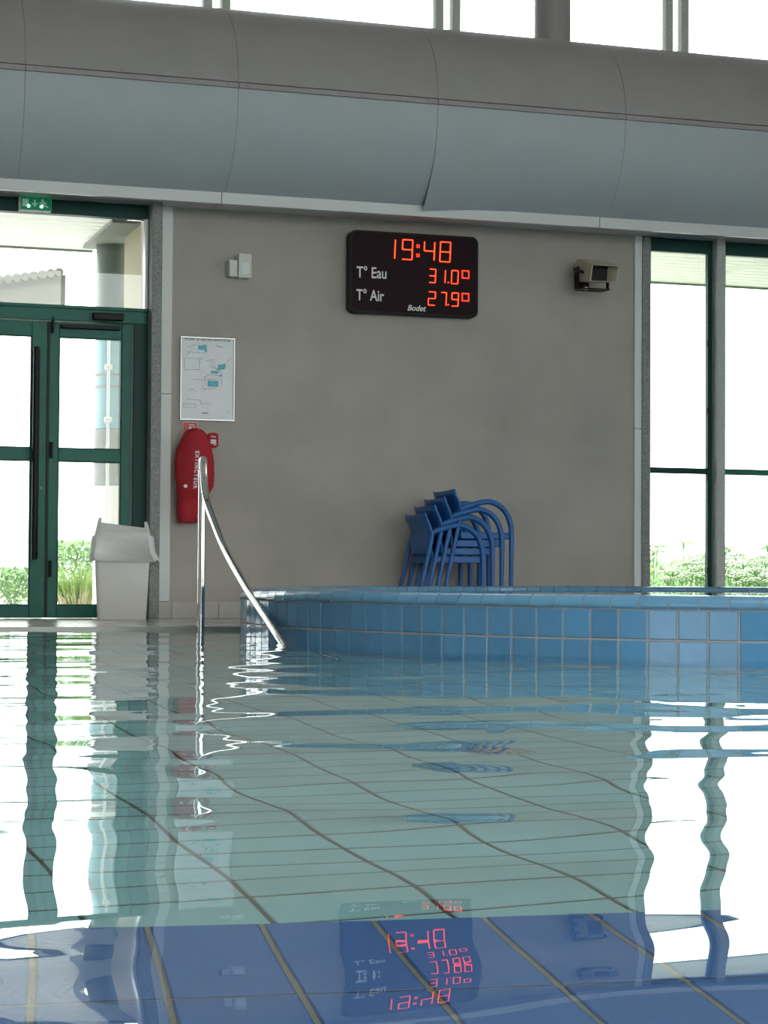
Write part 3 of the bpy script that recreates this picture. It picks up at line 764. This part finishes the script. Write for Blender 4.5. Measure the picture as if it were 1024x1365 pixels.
# loudspeaker
ls = thing('wall_loudspeaker', (5.95, WY, 2.41), 'beige box horn loudspeaker on a black bracket, upper right of the wall', 'loudspeaker')
fy, ry = 13.27, 13.58
fq = [(5.838, fy, 2.437), (6.045, fy, 2.442), (6.062, fy - .01, 2.556), (5.850, fy - .01, 2.556)]
rq = [(5.870, ry, 2.475), (6.050, ry, 2.475), (6.050, ry - .02, 2.640), (5.860, ry - .02, 2.640)]
mb = MB(); mb.add(fq + rq, [(4, 5, 6, 7), (0, 1, 5, 4), (1, 2, 6, 5), (2, 3, 7, 6), (3, 0, 4, 7)])
lip = [(Vector(p) * .94 + (sum((Vector(q) for q in fq), Vector()) / 4) * .06) for p in fq]
back = [(5.850, fy + .09, 2.452), (6.008, fy + .09, 2.452), (6.014, fy + .09, 2.562), (5.858, fy + .09, 2.562)]
mb.add(fq + lip, [(0, 1, 5, 4), (1, 2, 6, 5), (2, 3, 7, 6), (3, 0, 4, 7)]); mb.add(lip + back, [(0, 1, 5, 4), (1, 2, 6, 5), (2, 3, 7, 6), (3, 0, 4, 7)])
mb.build('horn_box', 'cream', ls, fix=False)
MB().add([Vector(p) - Vector((0, .002, 0)) for p in back], [(0, 1, 2, 3)]).build('throat_grille', 'black', ls, fix=False)
mb = MB()
mb.hexa([(5.845, 13.50, 2.415), (5.853, 13.50, 2.415), (5.853, 13.54, 2.415), (5.845, 13.54, 2.415)], [(5.845, 13.50, 2.578), (5.853, 13.50, 2.578), (5.853, 13.54, 2.578), (5.845, 13.54, 2.578)])
mb.box(6.055, 6.063, 13.44, 13.48, 2.41, 2.57)
mb.box(5.845, 6.063, 13.42, 13.56, 2.403, 2.412); mb.build('bracket', 'black', ls, bevel=.002)
MB().hexa([(5.832, 13.40, 2.508), (5.846, 13.40, 2.508), (5.846, 13.58, 2.556), (5.838, 13.58, 2.556)], [(5.832, 13.40, 2.530), (5.846, 13.40, 2.530), (5.846, 13.58, 2.580), (5.838, 13.58, 2.580)]).build('side_slot_arm', 'black', ls, bevel=.003)
MB().box(5.90, 6.00, 13.66, WY - .002, 2.445, 2.55).build('wall_arm', 'black', ls); MB().box(5.90, 6.00, WY - .012, WY, 2.44, 2.56).build('wall_plate', 'black', ls)
MB().tube([(5.885, 13.45, 2.400), (5.885, 13.45, 2.420)], .013, 10).build('bolt', 'steel', ls)

# exit sign
ex = thing('exit_sign', (1.943, 13.62, 2.769), 'lit green emergency exit sign under the bulkhead over the doors', 'exit sign')
EX0, EX1, EZ0, EZ1, EY = 1.838, 2.045, 2.766, 2.858, 13.63
MB().box(EX0 - .012, EX1, EY + .004, EY + .05, EZ0 - .004, EZ1).build('casing', 'detector', ex, bevel=.003)
MB().box(EX0, EX1 - .002, EY, EY + .006, EZ0 + .002, EZ1 - .004).build('face', 'exitgreen', ex)
mb = MB(); mb.box(EX0 + .010, EX0 + .052, EY - .002, EY, EZ0 + .024, EZ1 - .018); mb.build('door_pictogram', 'exitwhite', ex)
ec = EX0 + .093
mb = MB(); mb.box(ec - .007, ec + .007, EY - .002, EY, EZ0 + .045, EZ1 - .022); mb.prism([(ec - .022, EZ0 + .048), (ec, EZ0 + .022), (ec + .022, EZ0 + .048)], xz, EY, EY - .002); mb.build('arrow_pictogram', 'exitwhite', ex)
rx = EX0 + .150; mb = MB()
mb.prism([(rx + .008 * math.cos(PI / 4 * k) - .005, EZ1 - .022 + .008 * math.sin(PI / 4 * k)) for k in range(8)], xz, EY, EY - .002)
for q in (((rx - .012, EZ0 + .060), (rx + .002, EZ0 + .064), (rx + .012, EZ0 + .040), (rx - .002, EZ0 + .034)), ((rx + .008, EZ0 + .044), (rx + .036, EZ0 + .026), (rx + .030, EZ0 + .020), (rx + .002, EZ0 + .034)), ((rx - .002, EZ0 + .038), (rx - .022, EZ0 + .018), (rx - .030, EZ0 + .022), (rx - .008, EZ0 + .044)), ((rx + .002, EZ0 + .062), (rx + .026, EZ0 + .050), (rx + .022, EZ0 + .044), (rx + .004, EZ0 + .054)), ((rx - .010, EZ0 + .062), (rx - .028, EZ0 + .046), (rx - .024, EZ0 + .042), (rx - .006, EZ0 + .054))):
    mb.prism(q, xz, EY, EY - .002)
mb.build('runner_pictogram', 'exitwhite', ex)
for x in (EX0 + .052, EX0 + .139):
    MB().tube([(x, EY + .002, EZ0 + .026), (x, EY - .008, EZ0 + .026)], .0095, 12).build('lamp', 'exitled', ex)

# ------------------------------------------------------------------ white bin
bn = thing('swing_lid_bin', (2.498, 13.35, DZ), 'white plastic bin with swing lid and liner beside the green door', 'bin')
def rq4(x0, x1, y0, y1, r, z, n=4):
    return [(u, v, z) for u, v in rrect(x0, x1, y0, y1, r, n)]
def loft(rows, capb=True, capt=True):
    mb = MB(); n = len(rows[0]); mb.grid(lambda i, j: rows[j][i], n, len(rows), True, True)
    if capb: mb.add(rows[0], [tuple(range(n))])
    if capt: mb.add(rows[-1], [tuple(range(n))])
    return mb
BX, BY = bn.location.x, bn.location.y
def bq(hx, hy, r, z, n=4): return rq4(BX - hx, BX + hx, BY - hy, BY + hy, r, z, n)
loft([bq(.156, .125, .03, DZ + .001), bq(.160, .130, .03, DZ + .012), bq(.178, .150, .03, .40), bq(.186, .158, .03, .535)]).build('body', 'bin', bn)
rows = []
for k, (z, e) in enumerate(((.575, .010), (.565, .016), (.52, .018), (.47, .026), (.420, .030), (.410, .026))):
    row = []
    for i, (x, y, zz) in enumerate(bq(.186 + e, .158 + e, .04, z, 6)):
        wv = math.sin(i * 1.9) * .006 * min(1, k / 2) + (.028 * max(0, (x - BX) / .2) if k > 3 else 0)
        row.append((x + wv, y + wv * .6, z + (.010 * math.sin(i * 1.1) if k > 2 else 0)))
    rows.append(row)
loft(rows, False, False).build('liner_bag', 'liner', bn)
loft([bq(.186, .158, .035, .565), bq(.180, .150, .03, .595)]).build('lid_frame', 'bin', bn)
yz = lambda u, v, w_: (w_, u, v)
for sg_, hh in ((-1, .105), (1, .080)):
    P = [(BY - .145, .594), (BY - .10, (.600 + hh * .35)), (BY - .035, .595 + hh * .95), (BY + .035, .595 + hh * .95), (BY + .10, (.600 + hh * .35)), (BY + .145, .594)]
    xo, xi = BX + sg_ * .180, BX + sg_ * .160
    mb = MB(); n_ = len(P)
    vs = [(xo - sg_ * .22 * (z - .594), y, z) for y, z in P] + [(xi - sg_ * (.22 * (z - .594) + (.0 if z > .62 else .012)), y, z) for y, z in P]
    mb.add(vs, [tuple(range(n_)), tuple(range(2 * n_ - 1, n_ - 1, -1))] + [(i, i + n_, (i + 1) % n_ + n_, (i + 1) % n_) for i in range(n_)])
    mb.build('lid_horn', 'bin', bn, bevel=.005, seg=2)
b = MB(); b.hexa([(BX - .155, BY - .14, .592), (BX + .155, BY - .14, .590), (BX + .155, BY + .14, .592), (BX - .155, BY + .14, .592)], [(BX - .157, BY - .08, .665), (BX + .157, BY - .09, .628), (BX + .157, BY + .09, .628), (BX - .157, BY + .08, .665)])
b.build('swing_flap', 'bin', bn, bevel=.01, seg=2)
bn.rotation_euler.z = -math.radians(10.4)

# ------------------------------------------------------------------ outside: terrace, canopy, screens, plants
b = MB()
b.box(-60, 60, 14.05, 80, -.25, 0)
struct('terrace_ground', b, 'paving', 'pale paved terrace outside the glass', 'ground')
b = MB(); b.box(-60, 60, -60, -5.35, -.25, 0); b.box(-60, -6.3, -5.35, 14.05, -.25, 0); b.box(12.3, 60, -5.35, 14.05, -.25, 0)
struct('outer_ground', b, 'paving', 'pale paving around the other sides of the hall', 'ground')
def canopy(name, x0, x1, label):
    cn = thing(name, ((x0 + x1) / 2, 14.6, 2.80), label, 'canopy', kind='structure')
    n_ = 10
    for k in range(n_):
        y = 13.98 + 1.34 * k / (n_ - 1)
        MB().box(x0, x1, y, y + .095, 2.80, 2.83).build('slat', 'slat', cn)
    for k in range(int((x1 - x0) / 1.2) + 1):
        x = x0 + .02 + 1.2 * k; MB().box(x, x + .05, 13.96, 15.42, 2.825, 2.90).build('joist', 'slat', cn)
    MB().box(x0, x1, 15.41, 15.44, 2.785, 2.90).build('edge_beam', 'soffit_out', cn)
    return cn
canopy('door_canopy', -5.9, 2.63, 'slatted white canopy outside above the green doors')
canopy('window_canopy', 6.45, 12, 'slatted white canopy outside above the right windows')
struct('outer_soffit', MB().box(2.52, 2.90, 13.98, 15.2, 2.776, 2.797), 'soffit_out', 'grey-green soffit board beside the outside canopy', 'soffit')
rw = thing('return_wall', (2.75, 14.9, 0), 'cream and grey-green side wall standing outside behind the door', 'outside wall', kind='structure')
MB().box(2.725, 2.9, 13.96, 14.60, 0, 1.98).build('cream_panel', 'cream_wall', rw); MB().box(2.725, 2.9, 13.96, 14.60, 1.99, 2.775).build('cream_panel', 'cream_wall', rw)
rc = thing('outside_column', (2.715, 15.0, 0), 'round outside column, grey-green above and pale blue below, behind the door', 'column', kind='structure')
for nm, m_, z0, z1 in (('upper_shaft', 'greygreen', 2.11, 2.775), ('middle_shaft', 'skyblue', 1.40, 2.105), ('lower_shaft', 'stone', .98, 1.395), ('column_foot', 'fence', 0, .975)):
    MB().tube([(2.715, 15.0, z0), (2.715, 15.0, z1)], .128, 28).build(nm, m_, rc)
for z in (1.70, 1.79): MB().tube([(2.715, 15.0, z), (2.715, 15.0, z + .02)], .131, 28).build('band', 'stone', rc)
dp = thing('outside_pipe', (2.63, 14.84, 0), 'slim white pipe standing before the blue outside column', 'pipe')
MB().tube([(2.66, 14.84, 0), (2.66, 14.84, 2.05)], .010, 10).build('riser', 'fence', dp)
for z in (1.46, 1.85): MB().tube([(2.635, 14.84, z), (2.685, 14.84, z)], .020, 10).build('valve', 'fence', dp)
# ribbed roof of an outside shelter, far left
sh = thing('ribbed_shelter_roof', (2.0, 18.5, 0), 'pale ribbed shelter roof seen through the transom at left', 'roof')
for k in range(22):
    x = 1.2 + .075 * k; z = 2.72 + .0135 * k
    MB().tube([(x, 18.0, z), (x + .05, 19.2, z + .10)], .040, 10).build('roof_rib', 'thatch', sh)
MB().hexa([(1.16, 18.05, 2.48), (2.84, 18.05, 2.72), (2.84, 19.2, 2.82), (1.16, 19.2, 2.58)], [(1.16, 18.05, 2.70), (2.84, 18.05, 2.99), (2.84, 19.2, 3.09), (1.16, 19.2, 2.80)]).build('fascia', 'thatch', sh)
for x in (1.25, 2.62): MB().box(x, x + .08, 18.3, 18.38, 0, 2.6).build('post', 'fence', sh)
# white fence
fn = thing('white_fence', (1.6, 18.5, 0), 'low white railing across the terrace beyond the doors', 'fence')
for k in range(9): MB().box(-.6 + .5 * k, -.56 + .5 * k, 18.5, 18.54, 0, .62).build('post', 'fence', fn)
for z in (.18, .58): MB().box(-.6, 3.44, 18.49, 18.55, z, z + .05).build('rail', 'fence', fn)

def blades(mb, cx, cy, n, h, spread, rnd, w_=.006, lean=.5, z0=0.):
    for _ in range(n):
        a = rnd.uniform(0, 2 * PI); r = spread * math.sqrt(rnd.random()) * .45; hh = h * rnd.uniform(.6, 1.05); l = rnd.uniform(.1, lean) * hh * 1.2
        bx, by = cx + r * math.cos(a), cy + r * math.sin(a); dx, dy = math.cos(a), math.sin(a); b2 = rnd.uniform(0, PI); ex, ey = math.cos(b2) * w_, math.sin(b2) * w_
        P = [(bx, by, z0), (bx + dx * l * .35, by + dy * l * .35, z0 + hh * .62), (bx + dx * l, by + dy * l, z0 + hh * (1 - .25 * l / hh))]
        mb.add([(P[0][0] - ex, P[0][1] - ey, P[0][2]), (P[0][0] + ex, P[0][1] + ey, P[0][2]), (P[1][0] + ex * .8, P[1][1] + ey * .8, P[1][2]), (P[1][0] - ex * .8, P[1][1] - ey * .8, P[1][2]), P[2]], [(0, 1, 2, 3), (3, 2, 4)], True)
    return mb
rnd = random.Random(3)
gt = thing('grass_tussock', (2.75, 16.6, 0), 'arching yellow-green grass tussock outside the right door', 'grass')
tag(blades(MB(), 2.75, 16.6, 260, .46, .34, rnd, .007, .6).build('green_blades', 'grassy', gt, fix=False), None, kind='stuff')
tag(blades(MB(), 2.74, 16.45, 130, .24, .36, rnd, .006, .9).build('dry_blades', 'straw', gt, fix=False), None, kind='stuff')
def leaf_cloud(mb, x0, x1, y0, y1, z0, z1, n, rnd, s=.035):
    for _ in range(n):
        x, y = rnd.uniform(x0, x1), rnd.uniform(y0, y1); z = z0 + (z1 - z0) * rnd.random() ** .7
        v = Vector((rnd.gauss(0, 1), rnd.gauss(0, 1), rnd.gauss(0, .8))).normalized(); q = v.orthogonal().normalized(); l = s * rnd.uniform(.7, 1.4)
        c_ = Vector((x, y, z)); mb.add([c_ - v * l, c_ + q * l * .4, c_ + v * l, c_ - q * l * .4], [(0, 1, 2, 3)], False)
    return mb
for nm, x0, x1, y, z1, n_, lab in (('low_shrub', 2.74, 3.35, 17.9, .60, 900, 'low bright shrub outside behind the grass tussock'), ('low_shrub', 2.22, 2.62, 18.1, .36, 350, 'small pale shrub outside behind the left door leaf')):
    c_ = thing(nm, ((x0 + x1) / 2, y, 0), lab, 'shrub')
    mb = MB()
    for q in range(7): mb.tube([((x0 + x1) / 2, y, 0), (x0 + (x1 - x0) * (q + .5) / 7, y + .1 * (q % 3 - 1), z1 * .7)], .008, 5)
    mb.build('stem', 'leaf', c_); tag(leaf_cloud(MB(), x0, x1, y - .25, y + .25, .05, z1, n_, rnd, .04).build('foliage', 'leaf', c_, fix=False), None, kind='stuff')

# flower bed outside the right windows
struct('meadow_ground', MB().box(6.0, 15, 14.5, 20.2, -.01, .012), 'lawn', 'green planted ground of the flower bed outside the right windows', 'ground')
bed = MB()
for k in range(900):
    x, y = rnd.uniform(6.2, 14.5), rnd.uniform(14.6, 18.8)
    blades(bed, x, y, 3, rnd.uniform(.12, .24) + .095 * (y - 14.6), .25, rnd, .012, .5)
for q in range(6): leaf_cloud(bed, 6.2, 14.5, 14.6 + .7 * q, 15.3 + .7 * q, .02, .20 + .066 * q, 1800, rnd, .04)
tag(bed.build('meadow_foliage', 'leaf', fix=False, at=(9.5, 16.5, 0)), 'dense pale green foliage of the flower bed outside the right windows', 'foliage', kind='stuff')
tallg = MB()
blades(tallg, 9.15, 19.6, 140, .78, .9, rnd, .008, .45); blades(tallg, 10.0, 19.9, 90, .66, .9, rnd, .008, .5); blades(tallg, 11.2, 19.6, 90, .74, .8, rnd, .008, .5)
tag(tallg.build('tall_grass', 'grassy', fix=False, at=(10, 19.6, 0)), 'taller grass stalks rising behind the flower heads at right', 'grass', kind='stuff')
def make_umbel():
    c = thing('umbel_flower', (0, 0, 0), 'white flat-topped flower head in the bed outside the right windows', 'flower', 'flower heads in the meadow bed')
    MB().tube([(0, 0, 0), (.01, 0, .25), (0, .01, .455)], .005, 5).build('stem', 'leaf', c)
    mb = MB(); r2 = random.Random(5)
    for k in range(34):
        r = .075 * math.sqrt((k + .5) / 34); a = k * 2.39996; z = .47 - .025 * (r / .075) ** 2 + r2.uniform(-.003, .003)
        x, y = r * math.cos(a), r * math.sin(a); s = .0125
        mb.add([(x + s, y, z), (x, y + s, z), (x - s, y, z), (x, y - s, z), (x, y, z + .009), (x, y, z - .009)], [(0, 1, 4), (1, 2, 4), (2, 3, 4), (3, 0, 4), (1, 0, 5), (2, 1, 5), (3, 2, 5), (0, 3, 5)], True)
    mb.build('flower_head', 'umbel', c, fix=False)
    mb = MB()
    for k in range(10):
        a = 2 * PI * k / 10; mb.tube([(0, 0, .40), (.05 * math.cos(a), .05 * math.sin(a), .462)], .0025, 4, caps=False)
    mb.build('stalk', 'leaf', c, fix=False)
    return c
um = make_umbel()
um.location = (7.25, 14.9, -.15)
for k in range(59):
    y = rnd.uniform(14.7, 18.6); x = y * rnd.uniform(.474, .575)
    o = copy_tree(um, (x, y, rnd.uniform(-.22, -.12) + .095 * (y - 14.7))); s = rnd.uniform(1.0, 1.7); o.scale = (s, s, rnd.uniform(.95, 1.1)); o.rotation_euler = (rnd.uniform(-.15, .15), rnd.uniform(-.15, .15), rnd.uniform(0, 6))
